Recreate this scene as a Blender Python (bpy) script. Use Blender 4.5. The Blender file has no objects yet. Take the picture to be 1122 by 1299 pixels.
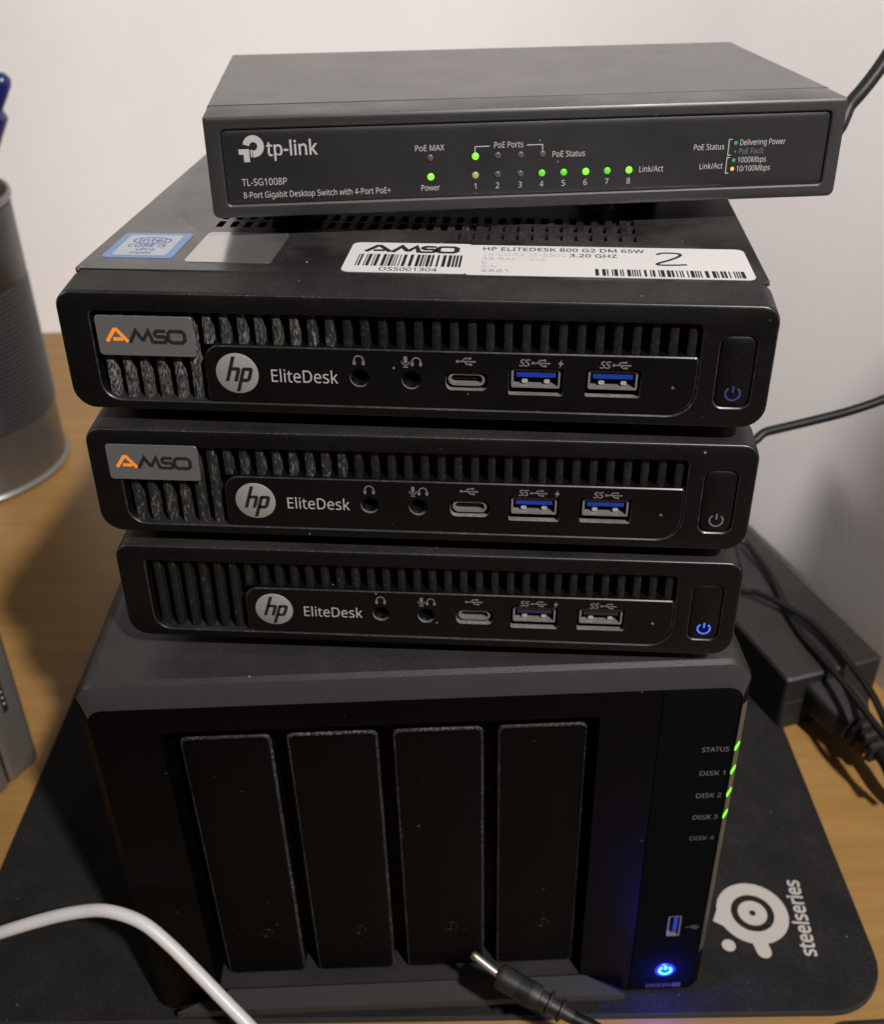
import bpy, bmesh, math, random, os
from mathutils import Vector, Matrix, Euler
from mathutils.geometry import tessellate_polygon
random.seed(7)
S = 0.001                                   # everything below is written in millimetres
R = math.radians
scene = bpy.context.scene
col = scene.collection

# ------------------------------------------------------------------ camera
cam_d = bpy.data.cameras.new('camera')
cam = bpy.data.objects.new('camera', cam_d); col.objects.link(cam)
FPX, CX, CY = 1312.44, 561.0, 649.5
CAMP = Vector((2.496, -228.33, 366.89))
CAME = Euler((1.0059687, 0.0111429, -0.0291330), 'XYZ')
cam.location = CAMP * S; cam.rotation_euler = CAME
cam_d.sensor_fit = 'HORIZONTAL'; cam_d.sensor_width = 36.0
cam_d.lens = FPX / 1122 * 36.0
cam_d.clip_start = 0.01; cam_d.clip_end = 20
cam_d.dof.use_dof = True; cam_d.dof.focus_distance = 0.262; cam_d.dof.aperture_fstop = 24
scene.camera = cam
CM = CAME.to_matrix()
def pix(u, v, d):                           # photo pixel + distance along the lens axis -> mm
    return CAMP + CM @ Vector(((u - CX) / FPX * d, -(v - CY) / FPX * d, -d))
def at(u, v, k, ax=2):                      # photo pixel on a plane (z = k by default) -> mm
    d = CM @ Vector(((u - CX) / FPX, -(v - CY) / FPX, -1))
    return CAMP + d * ((k - CAMP[ax]) / d[ax])

# ------------------------------------------------------------------ light
w = bpy.data.worlds.new('World'); scene.world = w; w.use_nodes = True
bg = w.node_tree.nodes['Background']
bg.inputs[0].default_value = (0.62, 0.58, 0.54, 1); bg.inputs[1].default_value = 0.015
def area(name, loc, target, size, power, color, spread=180):
    l = bpy.data.lights.new(name, 'AREA'); l.shape = 'DISK'; l.size = size; l.energy = power; l.color = color; l.spread = math.radians(spread)
    o = bpy.data.objects.new(name, l); col.objects.link(o); o.location = loc
    o.rotation_euler = (Vector(target) - Vector(loc)).to_track_quat('-Z', 'Y').to_euler()
    return o
area('room_lamp', (0.56, -0.95, 1.36), (0.17, 0.50, 0.24), 0.07, 10.4, (1.0, 0.955, 0.925), 74)
area('wall_fill_lamp', (-1.15, 0.08, 0.95), (0.22, 0.28, 0.37), 0.26, .95, (1.0, 0.96, 0.94), 40)  # added unseen lamp at the left, brightens the right-hand wall
scene.view_settings.view_transform = 'Standard'; scene.view_settings.look = 'None'
scene.view_settings.exposure = 0.0; scene.view_settings.gamma = 1.0
scene.view_settings.use_curve_mapping = False
scene.render.engine = 'CYCLES'

# ------------------------------------------------------------------ materials
def new_mat(name):
    m = bpy.data.materials.new(name); m.use_nodes = True
    nt = m.node_tree; return m, nt, nt.nodes['Principled BSDF']
def noise(nt, scale, detail=4, rough=.55, vec=None, dist=0):
    n = nt.nodes.new('ShaderNodeTexNoise'); n.inputs['Scale'].default_value = scale
    n.inputs['Detail'].default_value = detail; n.inputs['Roughness'].default_value = rough
    n.inputs['Distortion'].default_value = dist
    if vec is None:
        g = nt.nodes.new('ShaderNodeNewGeometry'); vec = g.outputs['Position']
    nt.links.new(vec, n.inputs['Vector']); return n.outputs['Fac']
def ramp(nt, fac, stops):
    r = nt.nodes.new('ShaderNodeValToRGB'); e = r.color_ramp.elements
    while len(e) < len(stops): e.new(.5)
    for i, (p, c) in enumerate(stops):
        e[i].position = p; e[i].color = c if isinstance(c, tuple) else (c, c, c, 1)
    nt.links.new(fac, r.inputs[0]); return r.outputs[0]
def math_(nt, op, a, b):
    n = nt.nodes.new('ShaderNodeMath'); n.operation = op; n.use_clamp = False
    for i, v in enumerate((a, b)):
        if isinstance(v, (int, float)): n.inputs[i].default_value = v
        else: nt.links.new(v, n.inputs[i])
    return n.outputs[0]
def mix(nt, fac, a, b):
    n = nt.nodes.new('ShaderNodeMix'); n.data_type = 'RGBA'
    if isinstance(fac, (int, float)): n.inputs[0].default_value = fac
    else: nt.links.new(fac, n.inputs[0])
    for s, v in ((6, a), (7, b)):
        if isinstance(v, tuple): n.inputs[s].default_value = v if len(v) == 4 else (*v, 1)
        else: nt.links.new(v, n.inputs[s])
    return n.outputs[2]
def bump(nt, b, h, strength, dist):
    n = nt.nodes.new('ShaderNodeBump'); n.inputs['Strength'].default_value = strength
    n.inputs['Distance'].default_value = dist; nt.links.new(h, n.inputs['Height'])
    nt.links.new(n.outputs[0], b.inputs['Normal'])

def plastic(name, colr, rough, dust=0.0, dust_lo=.5, dust_hi=.75, dust_scale=900, specks=0.0, up=0.0,
            bump_s=.15, bump_scale=2500, metal=0.0, dust_col=(.30, .28, .26), spec=.5, smudge=0.0, blot=.45, stretch=None, rvar=.06):
    m, nt, b = new_mat(name)
    b.inputs['Metallic'].default_value = metal; b.inputs['Specular IOR Level'].default_value = spec
    c = (*colr, 1) if len(colr) == 3 else colr
    cur = c; rfac = None
    geo = nt.nodes.new('ShaderNodeNewGeometry')
    if dust > 0:
        dv = None
        if stretch:
            mpd = nt.nodes.new('ShaderNodeMapping'); mpd.inputs['Scale'].default_value = (1, 1, stretch)
            nt.links.new(geo.outputs['Position'], mpd.inputs['Vector']); dv = mpd.outputs[0]
        f1 = ramp(nt, noise(nt, dust_scale, 6, .7, dv), [(dust_lo, 0.0), (dust_hi, 1.0)])
        f2 = ramp(nt, noise(nt, 70, 3), [(.35, .25), (.7, 1.0)])
        f = math_(nt, 'MULTIPLY', math_(nt, 'MULTIPLY', f1, f2), dust)
        cur = mix(nt, f, cur, dust_col); rfac = f
    if up > 0:                               # dust that has settled on faces that look up
        sp = nt.nodes.new('ShaderNodeSeparateXYZ'); nt.links.new(geo.outputs['Normal'], sp.inputs[0])
        u_ = ramp(nt, sp.outputs[2], [(.6, 0.0), (.95, 1.0)])
        f2 = ramp(nt, noise(nt, 45, 4, .6), [(.36, blot), (.64, 1.0)])
        f3 = ramp(nt, noise(nt, 1600, 4, .7), [(.35, .4), (.7, 1.0)])
        f = math_(nt, 'MULTIPLY', math_(nt, 'MULTIPLY', math_(nt, 'MULTIPLY', u_, f2), f3), up)
        cur = mix(nt, f, cur, dust_col)
    if specks > 0:
        v = nt.nodes.new('ShaderNodeTexVoronoi'); v.inputs['Scale'].default_value = 160
        v.inputs['Randomness'].default_value = 1
        nt.links.new(geo.outputs['Position'], v.inputs['Vector'])
        s1 = ramp(nt, v.outputs['Distance'], [(.035, 1.0), (.07, 0.0)])
        s2 = ramp(nt, noise(nt, 60, 2), [(.5, 0.0), (.62, 1.0)])
        f = math_(nt, 'MULTIPLY', math_(nt, 'MULTIPLY', s1, s2), specks)
        cur = mix(nt, f, cur, (.45, .43, .40))
    if isinstance(cur, tuple): b.inputs['Base Color'].default_value = cur
    else: nt.links.new(cur, b.inputs['Base Color'])
    rv = noise(nt, 55, 4, .6)
    rr = ramp(nt, rv, [(.3, max(0, rough - rvar - smudge)), (.7, min(1, rough + rvar))])
    nt.links.new(rr, b.inputs['Roughness'])
    if bump_s > 0: bump(nt, b, noise(nt, bump_scale, 2, .6), bump_s, .0002)
    return m
def emit(name, colr, strength, base=(.02, .02, .02)):
    m, nt, b = new_mat(name); b.inputs['Base Color'].default_value = (*base, 1)
    b.inputs['Emission Color'].default_value = (*colr, 1); b.inputs['Emission Strength'].default_value = strength
    b.inputs['Roughness'].default_value = .35; return m
def ink(name, colr, rough=.6):
    return plastic(name, colr, rough, bump_s=0, spec=.2)

M = {}
M['bezel'] = plastic('bezel_plastic', (.0026, .0025, .0026), .42, specks=.35, up=.08, dust=.06, dust_lo=.58, dust_hi=.8, spec=.22)
M['panel'] = plastic('port_panel_plastic', (.0028, .0027, .0028), .36, specks=.3, spec=.2)
M['lid'] = plastic('lid_coated_steel', (.009, .0085, .008), .27, specks=.6, up=.14, bump_s=.06, spec=.8, smudge=.09, blot=.1)
M['edge'] = plastic('dusty_highlight_edge', (.022, .021, .021), .35, dust=.9, dust_lo=.5, dust_hi=.7, dust_scale=1300, dust_col=(.14, .135, .13), bump_s=0)  # pale base paints the rim highlight, the speckle is dust
M['edge_lit'] = plastic('painted_highlight_edge', (.011, .0107, .0107), .35, dust=.5, dust_lo=.5, dust_hi=.72, dust_scale=500, dust_col=(.13, .125, .12), bump_s=0)  # highlight along recess and panel edges painted as a paler colour
M['inner'] = plastic('inner_black', (.004, .004, .004), .7, bump_s=0)
M['slat'] = plastic('slat_plastic', (.0055, .0055, .0055), .45, dust=.10, up=.12, spec=.3)
M['slat_dusty'] = plastic('slat_dusty_plastic', (.010, .010, .010), .5, dust=1.3, dust_lo=.46, dust_hi=.64, dust_scale=2300,
                          up=.5, dust_col=(.20, .19, .18), spec=.35, stretch=.3)
M['slat_fluffy'] = plastic('slat_light_dust_plastic', (.011, .011, .011), .5, dust=1.1, dust_lo=.53, dust_hi=.68, dust_scale=1300,
                           up=.3, dust_col=(.22, .21, .20), spec=.35, stretch=.35)
M['slat_scuffed'] = plastic('slat_scuffed_plastic', (.006, .006, .006), .48, dust=.8, dust_lo=.6, dust_hi=.72, dust_scale=900, up=.25, dust_col=(.18, .175, .17), spec=.3, stretch=.4)
M['ledge'] = plastic('dusty_ledge', (.06, .058, .055), .5, dust=1, dust_lo=.38, dust_hi=.6, dust_scale=2600, dust_col=(.24, .23, .22))
M['steel'] = plastic('port_steel', (.20, .195, .19), .38, metal=.45, dust=.15, dust_col=(.2, .18, .16), bump_s=.05)
M['pin'] = plastic('contact_metal', (.36, .35, .31), .4, metal=.3, bump_s=0)
M['blue_tongue'] = plastic('blue_tongue_plastic', (.005, .028, .24), .4, bump_s=0)
M['dark_tongue'] = plastic('dark_tongue_plastic', (.012, .014, .05), .45, bump_s=0)
M['black_tongue'] = plastic('black_tongue_plastic', (.012, .012, .012), .45, bump_s=0)
M['logo_silver'] = plastic('logo_silver', (.34, .33, .325), .4, metal=.5, bump_s=.03)
M['logo_black'] = ink('logo_black', (.012, .012, .012), .4)
M['print'] = ink('grey_print', (.115, .112, .11))
M['print_bright'] = ink('pale_print', (.30, .295, .29))
M['print_dim'] = ink('dim_print', (.085, .085, .085))
M['white_label'] = plastic('white_label_paper', (.43, .42, .415), .5, dust=.25, dust_lo=.55, dust_hi=.8, dust_scale=300, dust_col=(.5, .47, .44), bump_s=.04)
M['label_ink'] = ink('label_ink', (.012, .012, .012))
M['label_ink_worn'] = ink('label_ink_worn', (.30, .29, .29))
M['label_ink_faint'] = ink('label_ink_faint', (.40, .39, .385))
M['silver_sticker'] = plastic('silver_sticker_foil', (.60, .585, .57), .17, metal=.9, dust=.25, dust_lo=.5, dust_hi=.75, dust_scale=500, dust_col=(.3, .28, .27), bump_s=.03)
M['grey_sticker'] = plastic('grey_sticker_film', (.115, .112, .112), .38, metal=.3, bump_s=.03)
M['orange'] = ink('orange_print', (.78, .25, .035))
M['intel_blue'] = plastic('sticker_blue', (.085, .17, .32), .3, bump_s=.02)
M['intel_pale'] = plastic('sticker_pale', (.33, .36, .40), .25, metal=.3, dust=.5, dust_lo=.5, dust_hi=.7, dust_scale=400, dust_col=(.42, .41, .39), bump_s=.02)
M['intel_ink'] = ink('sticker_blue_ink', (.05, .10, .25))
M['switch'] = plastic('switch_painted_steel', (.034, .033, .033), .36, blot=.75, rvar=.025, up=.22, specks=.25, bump_s=.18, bump_scale=3500, spec=.5, dust_col=(.30, .275, .26))
M['switch_front'] = plastic('switch_front_plastic', (.019, .0185, .0185), .42, specks=.25, up=.35, bump_s=.12, bump_scale=3500, spec=.45)
M['switch_panel'] = plastic('switch_panel_film', (.0125, .012, .0125), .40, specks=.2, bump_s=.06, spec=.4)
M['led_off'] = plastic('led_off_lens', (.05, .05, .047), .35, bump_s=0)
M['led_green'] = emit('led_green', (.20, 1.0, .03), 1.5, (.05, .3, .02))
M['led_green_mid'] = emit('led_green_mid', (.20, 1.0, .03), .42, (.05, .25, .02))
M['led_amber'] = emit('led_amber_weak', (.8, .8, .2), .13, (.2, .2, .08))
M['dot_green'] = ink('legend_green', (.02, .22, .08))
M['dot_amber'] = ink('legend_amber', (.75, .42, .10))
M['nas'] = plastic('enclosure_plastic', (.0062, .0060, .0059), .46, blot=.6, up=.08, specks=.5, bump_s=.35, bump_scale=2200, spec=.45)
M['nas_lit_band'] = plastic('enclosure_lit_band', (.027, .0265, .0265), .45, specks=.4, up=.05, bump_s=.2, bump_scale=2200, spec=.2)  # paler enclosure plastic: light on the top edge and lip is in the colour
M['nas_front'] = plastic('enclosure_front_plastic', (.0012, .0012, .0014), .42, specks=.15, bump_s=.05, spec=.06)
M['nas_panel'] = plastic('control_panel_film', (.0035, .0035, .0037), .6, bump_s=0, spec=0.0)
M['tray'] = plastic('tray_plastic', (.0012, .0012, .0012), .5, specks=.25, bump_s=.25, bump_scale=2500, spec=.08)
M['tray_edge'] = plastic('tray_dusty_edge', (.006, .006, .006), .6, dust=1.0, dust_lo=.48, dust_hi=.64, dust_scale=1500, dust_col=(.15, .145, .14), spec=.2)
M['strip'] = plastic('clear_strip', (.06, .056, .045), .3, bump_s=0)
M['nas_green'] = emit('enclosure_led_green', (.16, 1.0, .03), 2.4, (.05, .3, .02))
M['nas_blue'] = emit('enclosure_led_blue', (.03, .30, 1.0), 7.0)
M['nas_blue_ring'] = emit('enclosure_led_ring', (.005, .01, 1.0), .9)
M['pwr_blue'] = emit('button_led_blue', (.06, .14, 1.0), 1.5)
M['pwr_dim'] = emit('button_led_dim_blue', (.10, .10, .75), .22)
M['pwr_off'] = ink('button_led_off', (.10, .10, .12))
M['mat'] = plastic('mouse_mat_cloth', (.0058, .0055, .0053), .85, dust=.14, dust_lo=.45, dust_hi=.8, dust_scale=1400, specks=.3, bump_s=.6, bump_scale=2600, spec=.2)
M['mat_edge'] = plastic('mat_rubber_edge', (.012, .012, .011), .8)
M['mat_print'] = plastic('mat_print', (.36, .335, .31), .8, dust=.3, dust_lo=.45, dust_hi=.8, dust_scale=1800, dust_col=(.22, .2, .19), bump_s=.4)
M['cable'] = plastic('black_cable_jacket', (.005, .005, .005), .45, bump_s=.08, spec=.28)
M['rubber'] = plastic('black_rubber', (.009, .009, .009), .5, up=.08, bump_s=.2, spec=.35)
M['white_cable'] = plastic('white_cable_jacket', (.49, .475, .47), .42, bump_s=.05)
M['nickel'] = plastic('nickel', (.38, .34, .32), .4, metal=.7, bump_s=0)
M['brass'] = plastic('brass_tip', (.35, .31, .19), .4, metal=1, bump_s=0)
M['brick'] = plastic('adapter_plastic', (.0075, .0072, .0065), .5, up=.06, dust=.06, bump_s=.3, spec=.4)
M['tin'] = plastic('tin_metal', (.22, .21, .20), .38, metal=.9, bump_s=.03)
M['wrap'] = plastic('dark_lacquer', (.012, .0118, .0105), .34, bump_s=.03, spec=.35)
M['pen'] = plastic('blue_pen_plastic', (.008, .014, .09), .22, bump_s=0)
M['laptop'] = plastic('aluminium', (.175, .155, .14), .45, metal=.5, bump_s=.1)
M['case'] = plastic('black_case_plastic', (.016, .015, .014), .6, bump_s=.3)
# wall paint
m, nt, b = new_mat('wall_paint'); M['wall'] = m
nt.links.new(mix(nt, ramp(nt, noise(nt, 6, 4), [(.35, 0.0), (.7, 1.0)]), (.715, .685, .675), (.75, .725, .715)), b.inputs['Base Color'])
b.inputs['Roughness'].default_value = .8; b.inputs['Specular IOR Level'].default_value = .25
bump(nt, b, noise(nt, 420, 4, .55), .10, .0008)
# wood: long grain along x
m, nt, b = new_mat('desk_wood'); M['wood'] = m
g = nt.nodes.new('ShaderNodeNewGeometry'); mp = nt.nodes.new('ShaderNodeMapping')
mp.inputs['Scale'].default_value = (.09, 1, 1); nt.links.new(g.outputs['Position'], mp.inputs['Vector'])
n1 = noise(nt, 110, 6, .6, mp.outputs[0], .4); n2 = noise(nt, 900, 5, .75, mp.outputs[0]); n3 = noise(nt, 9, 2, .5, mp.outputs[0])
c1 = ramp(nt, n1, [(.30, (.222, .118, .034, 1)), (.5, (.258, .143, .043, 1)), (.72, (.295, .170, .056, 1))])
c2 = mix(nt, ramp(nt, n2, [(.48, 0.0), (.72, .5)]), c1, (.18, .092, .027))
c3 = mix(nt, ramp(nt, n3, [(.35, 0.0), (.7, .35)]), c2, (.23, .125, .038))
nt.links.new(c3, b.inputs['Base Color']); b.inputs['Roughness'].default_value = .42
b.inputs['Specular IOR Level'].default_value = .35
bump(nt, b, n2, .08, .0004)

# ------------------------------------------------------------------ mesh helpers (mm)
class MB:
    def __init__(s): s.v = []; s.f = []; s.m = []
    def add(s, vs, fs, mi=0):
        o = len(s.v); s.v += [tuple(q) for q in vs]
        for f in fs: s.f.append(tuple(o + i for i in f)); s.m.append(mi)
        return o
    def box(s, x0, x1, y0, y1, z0, z1, mi=0):
        s.add([(x0,y0,z0),(x1,y0,z0),(x1,y1,z0),(x0,y1,z0),(x0,y0,z1),(x1,y0,z1),(x1,y1,z1),(x0,y1,z1)],
              [(0,3,2,1),(4,5,6,7),(0,1,5,4),(1,2,6,5),(2,3,7,6),(3,0,4,7)], mi)
    def loft(s, rings, mi=0, cap0=True, cap1=True, mis=None, closed=True):
        n = len(rings[0]); vs = [q for r in rings for q in r]; o = s.add(vs, [], mi)
        for k in range(len(rings) - 1):
            for i in range(n if closed else n - 1):
                j = (i + 1) % n
                s.f.append((o+k*n+i, o+k*n+j, o+(k+1)*n+j, o+(k+1)*n+i)); s.m.append(mis[k] if mis else mi)
        if cap0: s.f.append(tuple(o+i for i in reversed(range(n)))); s.m.append(mi)
        if cap1: s.f.append(tuple(o+(len(rings)-1)*n+i for i in range(n))); s.m.append(mi)
    def face_holes(s, outer, holes, fn, mi=0):   # flat face with holes; fn maps 2D -> 3D
        polys = [[Vector((x, z, 0)) for x, z in p] for p in [outer] + holes]
        flat = [q for p in polys for q in p]
        tr = tessellate_polygon(polys)
        s.add([fn(q.x, q.y) for q in flat], tr, mi)
    def mesh(s, name, mats, sharp=32, fix=True):
        me = bpy.data.meshes.new(name)
        me.from_pydata([(x*S, y*S, z*S) for x, y, z in s.v], [], s.f)
        for mt in (mats if isinstance(mats, (list, tuple)) else [mats]): me.materials.append(M[mt] if isinstance(mt, str) else mt)
        me.polygons.foreach_set('material_index', s.m)
        if fix:
            bm = bmesh.new(); bm.from_mesh(me)
            bmesh.ops.remove_doubles(bm, verts=bm.verts, dist=1e-7)
            bmesh.ops.recalc_face_normals(bm, faces=bm.faces); bm.to_mesh(me); bm.free()
        me.polygons.foreach_set('use_smooth', [True] * len(me.polygons))
        me.set_sharp_from_angle(angle=R(sharp)); me.update(); return me
def rr(x0, x1, z0, z1, r, n=6):                # rounded rectangle; r one number or (bl, br, tr, tl)
    rs = r if isinstance(r, (tuple, list)) else (r,) * 4
    out = []
    for (cx, cz, a0), q in zip(((x0, z0, 180), (x1, z0, 270), (x1, z1, 0), (x0, z1, 90)), rs):
        ox = cx + (q if cx == x0 else -q); oz = cz + (q if cz == z0 else -q)
        for i in range(n + 1):
            a = R(a0 + 90 * i / n); out.append((ox + q * math.cos(a), oz + q * math.sin(a)))
    return out
def circ(cx, cz, r, n=24, a0=0): return [(cx + r*math.cos(a0+2*math.pi*i/n), cz + r*math.sin(a0+2*math.pi*i/n)) for i in range(n)]
def ring_y(pts, y): return [(x, y, z) for x, z in pts]
def ring_z(pts, z): return [(x, y, z) for x, y in pts]
def inset2(o, d):
    out = []; n = len(o)
    for i in range(n):
        a, b_, c_ = Vector(o[i-1]), Vector(o[i]), Vector(o[(i+1) % n])
        t = (c_ - a); t.normalize(); nn = Vector((-t.y, t.x)); out.append(tuple(b_ + nn*d))
    return out
def plate_y(mb, outer_rings, holes, hole_depth, mi=0, hole_mi=None, back=True, hbev=0, mis=None, bev_mi=None):
    """solid along +y: outer_rings = [(outline, y)...] front first; holes = outlines cut in the front cap"""
    o0, y0 = outer_rings[0]
    big = [inset2(h, -hbev) for h in holes] if hbev else holes
    mb.face_holes(o0, big, lambda x, z: (x, y0, z), mi)
    mb.loft([ring_y(o, y) for o, y in outer_rings], mi, cap0=False, cap1=back, mis=mis)
    for h, hb in zip(holes, big):
        if hbev: mb.loft([ring_y(hb, y0), ring_y(h, y0 + hbev*.8)], mi if bev_mi is None else bev_mi, cap0=False, cap1=False)
        mb.loft([ring_y(h, y0 + hbev*.8), ring_y(h, y0 + hole_depth)], hole_mi if hole_mi is not None else mi, cap0=False, cap1=False)
def simple_plate(x0, x1, z0, z1, r, y, th, bev=.3, n=6):
    mb = MB()
    plate_y(mb, [(rr(x0+bev, x1-bev, z0+bev, z1-bev, max(r-bev, .05), n), y), (rr(x0, x1, z0, z1, r, n), y+bev), (rr(x0, x1, z0, z1, r, n), y+th)], [], 0)
    return mb
def slab_z(mb, outline, z0, z1, bev=.0, mi=0, holes=(), hole_mi=None):
    cx = sum(p[0] for p in outline)/len(outline); cy = sum(p[1] for p in outline)/len(outline)
    def inset(o, d):
        out = []; n = len(o)
        for i in range(n):
            a, b_, c_ = Vector(o[i-1]), Vector(o[i]), Vector(o[(i+1) % n])
            t = (c_ - a); t.normalize(); nn = Vector((-t.y, t.x)); out.append(tuple(b_ + nn*d))
        return out
    top = inset(outline, bev) if bev else outline
    mb.face_holes(top, list(holes), lambda x, y: (x, y, z1), mi)
    rings = [ring_z(top, z1)] + ([ring_z(outline, z1-bev)] if bev else []) + [ring_z(outline, z0)]
    mb.loft(rings, mi, cap0=False, cap1=True)
    for h in holes: mb.loft([ring_z(h, z1), ring_z(h, z0+.05)], mi if hole_mi is None else hole_mi, cap0=False, cap1=False)
def catmull(pts, sub=10):
    P = [Vector(p) for p in pts]; P = [P[0]*2 - P[1]] + P + [P[-1]*2 - P[-2]]; out = []
    for i in range(1, len(P) - 2):
        a, b_, c_, d = P[i-1:i+3]
        for k in range(sub):
            t = k / sub
            out.append(.5*((2*b_) + (c_-a)*t + (2*a-5*b_+4*c_-d)*t*t + (3*b_-a-3*c_+d)*t**3))
    out.append(P[-2]); return out
def tube(mb, pts, rad, n=14, mi=0, sub=10, smooth=True, radii=None):
    P = catmull(pts, sub) if smooth else [Vector(p) for p in pts]
    up = Vector((0, 0, 1)); rings = []
    t0 = (P[1]-P[0]).normalized(); u = t0.cross(up)
    if u.length < 1e-4: u = t0.cross(Vector((1, 0, 0)))
    u.normalize()
    for i, p in enumerate(P):
        t = (P[min(i+1, len(P)-1)] - P[max(i-1, 0)]).normalized()
        u = (u - t*u.dot(t)).normalized(); v = t.cross(u)
        r_ = radii[i] if radii else rad
        rings.append([p + (u*math.cos(2*math.pi*k/n) + v*math.sin(2*math.pi*k/n))*r_ for k in range(n)])
    mb.loft(rings, mi)
def stroke2(pts, wd, closed=False, fn=None, mb=None, mi=0, round_=False):
    """flat ribbon of width wd along 2D points; fn maps 2D -> 3D"""
    P = [Vector(p) for p in pts]; n = len(P); L = []; Rr = []
    for i in range(n):
        a = P[(i-1) % n] if (closed or i > 0) else None; c_ = P[(i+1) % n] if (closed or i < n-1) else None
        d1 = (P[i]-a).normalized() if a is not None else None; d2 = (c_-P[i]).normalized() if c_ is not None else None
        if d1 is None: d1 = d2
        if d2 is None: d2 = d1
        t = d1 + d2
        if t.length < 1e-5: t = d1
        t.normalize(); nn = Vector((-t.y, t.x)); k = 1/max(.45, nn.dot(Vector((-d1.y, d1.x))))
        L.append(P[i] + nn*wd/2*k); Rr.append(P[i] - nn*wd/2*k)
    vs = [fn(*q) for q in L] + [fn(*q) for q in Rr]
    fs = [(i, (i+1) % n, n+(i+1) % n, n+i) for i in range(n if closed else n-1)]
    mb.add(vs, fs, mi)

def obj(name, me, parent=None, loc=(0, 0, 0), rot=(0, 0, 0), label=None, cat=None, group=None, kind=None):
    o = bpy.data.objects.new(name, me); col.objects.link(o)
    if parent: o.parent = parent
    o.location = Vector(loc)*S; o.rotation_euler = rot
    for k, v in (('label', label), ('category', cat), ('group', group), ('kind', kind)):
        if v: o[k] = v
    return o
def thing(name, label, cat, loc=(0, 0, 0), rot=(0, 0, 0), group=None):
    return obj(name, None, None, loc, rot, label, cat, group)

# text: returns flat mesh in local x (right) / z (up), facing -y unless plane='xy'
FONT = None
_fp = os.path.join(bpy.utils.resource_path('LOCAL'), 'datafiles', 'fonts', 'NotoSansHebrew-Regular.woff2')
try:
    if os.path.exists(_fp): FONT = bpy.data.fonts.load(_fp)
except Exception: FONT = None
def text_mesh(body, x0, x1, base, cap, mat, plane='xz', y=0.0, bold=0.0, shear=0.0):
    cu = bpy.data.curves.new('text', 'FONT'); cu.body = body; cu.size = 1; cu.offset = bold; cu.shear = shear
    cu.resolution_u = 3
    if FONT: cu.font = FONT
    cu.space_character = 1.0
    to = bpy.data.objects.new('text', cu); col.objects.link(to)
    dg = bpy.context.evaluated_depsgraph_get(); dg.update()
    me = bpy.data.meshes.new_from_object(to.evaluated_get(dg))
    bpy.data.objects.remove(to); bpy.data.curves.remove(cu)
    xs = [v.co.x for v in me.vertices]; a, b_ = min(xs), max(xs)
    kx = (x1 - x0)/(b_ - a); ky = cap/CAP
    for v in me.vertices:
        X = x0 + (v.co.x - a)*kx; Z = base + v.co.y*ky
        v.co = (X*S, y*S, Z*S) if plane == 'xz' else (X*S, Z*S, y*S)
    me.materials.clear(); me.materials.append(M[mat]); me.update()
    return me
CAP = .70
_cu = bpy.data.curves.new('text', 'FONT'); _cu.body = 'H'
if FONT: _cu.font = FONT
_o = bpy.data.objects.new('text', _cu); col.objects.link(_o)
bpy.context.view_layer.update(); CAP = _o.dimensions.y or .7
bpy.data.objects.remove(_o); bpy.data.curves.remove(_cu)
def txt(parent, body, x0, x1, base, cap, mat, y=-.06, name='lettering', plane='xz', **k):
    return obj(name, text_mesh(body, x0, x1, base, cap, mat, plane, y, **k), parent)

# letters of the reseller mark, strokes in a 0..1 high box
def amso(mb, x0, z0, h, wtot, fn, mi_a=0, mi_b=1):
    u = wtot/5.6; wd = h*.27
    F = lambda x, z: fn(x0 + x*u, z0 + z*h)
    def st(p, mi, cl=False): stroke2([(x0+x*u, z0+z*h) for x, z in p], wd, cl, fn, mb, mi)
    st([(0, .05), (.62, .97), (.78, .97), (1.5, .05)], mi_a); st([(.45, .25), (1.15, .25)], mi_a)
    st([(1.62, .0), (2.12, .92), (2.5, .25), (2.62, .25), (3.0, .92), (3.25, .0)], mi_b)
    st([(4.2, .92), (3.6, .92), (3.45, .8), (3.45, .62), (3.6, .5), (4.05, .5), (4.2, .4), (4.2, .2), (4.05, .07), (3.3, .07)], mi_b)
    st([(4.55, .92), (5.3, .92), (5.5, .75), (5.5, .25), (5.3, .07), (4.55, .07), (4.36, .25), (4.36, .75)], mi_b, True)

def usb_trident(mb, cx, cz, wd, fn, k=1.0):
    q = lambda p: [(cx + x*k, cz + z*k) for x, z in p]
    stroke2(q([(-2.6, 0), (2.2, 0)]), wd, False, fn, mb)
    stroke2(q([(-1.3, 0), (-.5, .95), (.9, .95)]), wd, False, fn, mb); stroke2(q([(-.6, 0), (.2, -.9), (1.1, -.9)]), wd, False, fn, mb)
    mb.add([fn(*p) for p in circ(cx-2.6*k, cz, .48*k, 10)], [tuple(range(10))])
    mb.add([fn(*p) for p in circ(cx+1.0*k, cz+.95*k, .40*k, 10)], [tuple(range(10))])
    mb.add([fn(*p) for p in q([(.9, -1.25), (1.6, -1.25), (1.6, -.55), (.9, -.55)])], [(0, 1, 2, 3)])
    mb.add([fn(*p) for p in q([(2.0, -.42), (2.9, 0), (2.0, .42)])], [(0, 1, 2)])
def headphones(mb, cx, cz, r, wd, fn):
    stroke2([(cx + r*math.cos(a), cz + r*math.sin(a)) for a in [R(-25 + 230*i/14) for i in range(15)]], wd, False, fn, mb)
    for s in (-1, 1):
        mb.add([fn(x, z) for x, z in rr(cx+s*r-.38, cx+s*r+.38, cz-1.15*r, cz-.1*r, .3, 3)], [tuple(range(16))])
def power_icon(mb, cx, cz, r, wd, fn):
    stroke2([(cx + r*math.sin(a), cz + r*math.cos(a)) for a in [R(38 + 284*i/18) for i in range(19)]], wd, False, fn, mb)
    stroke2([(cx, cz + r*.15), (cx, cz + r*1.15)], wd, False, fn, mb)

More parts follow.
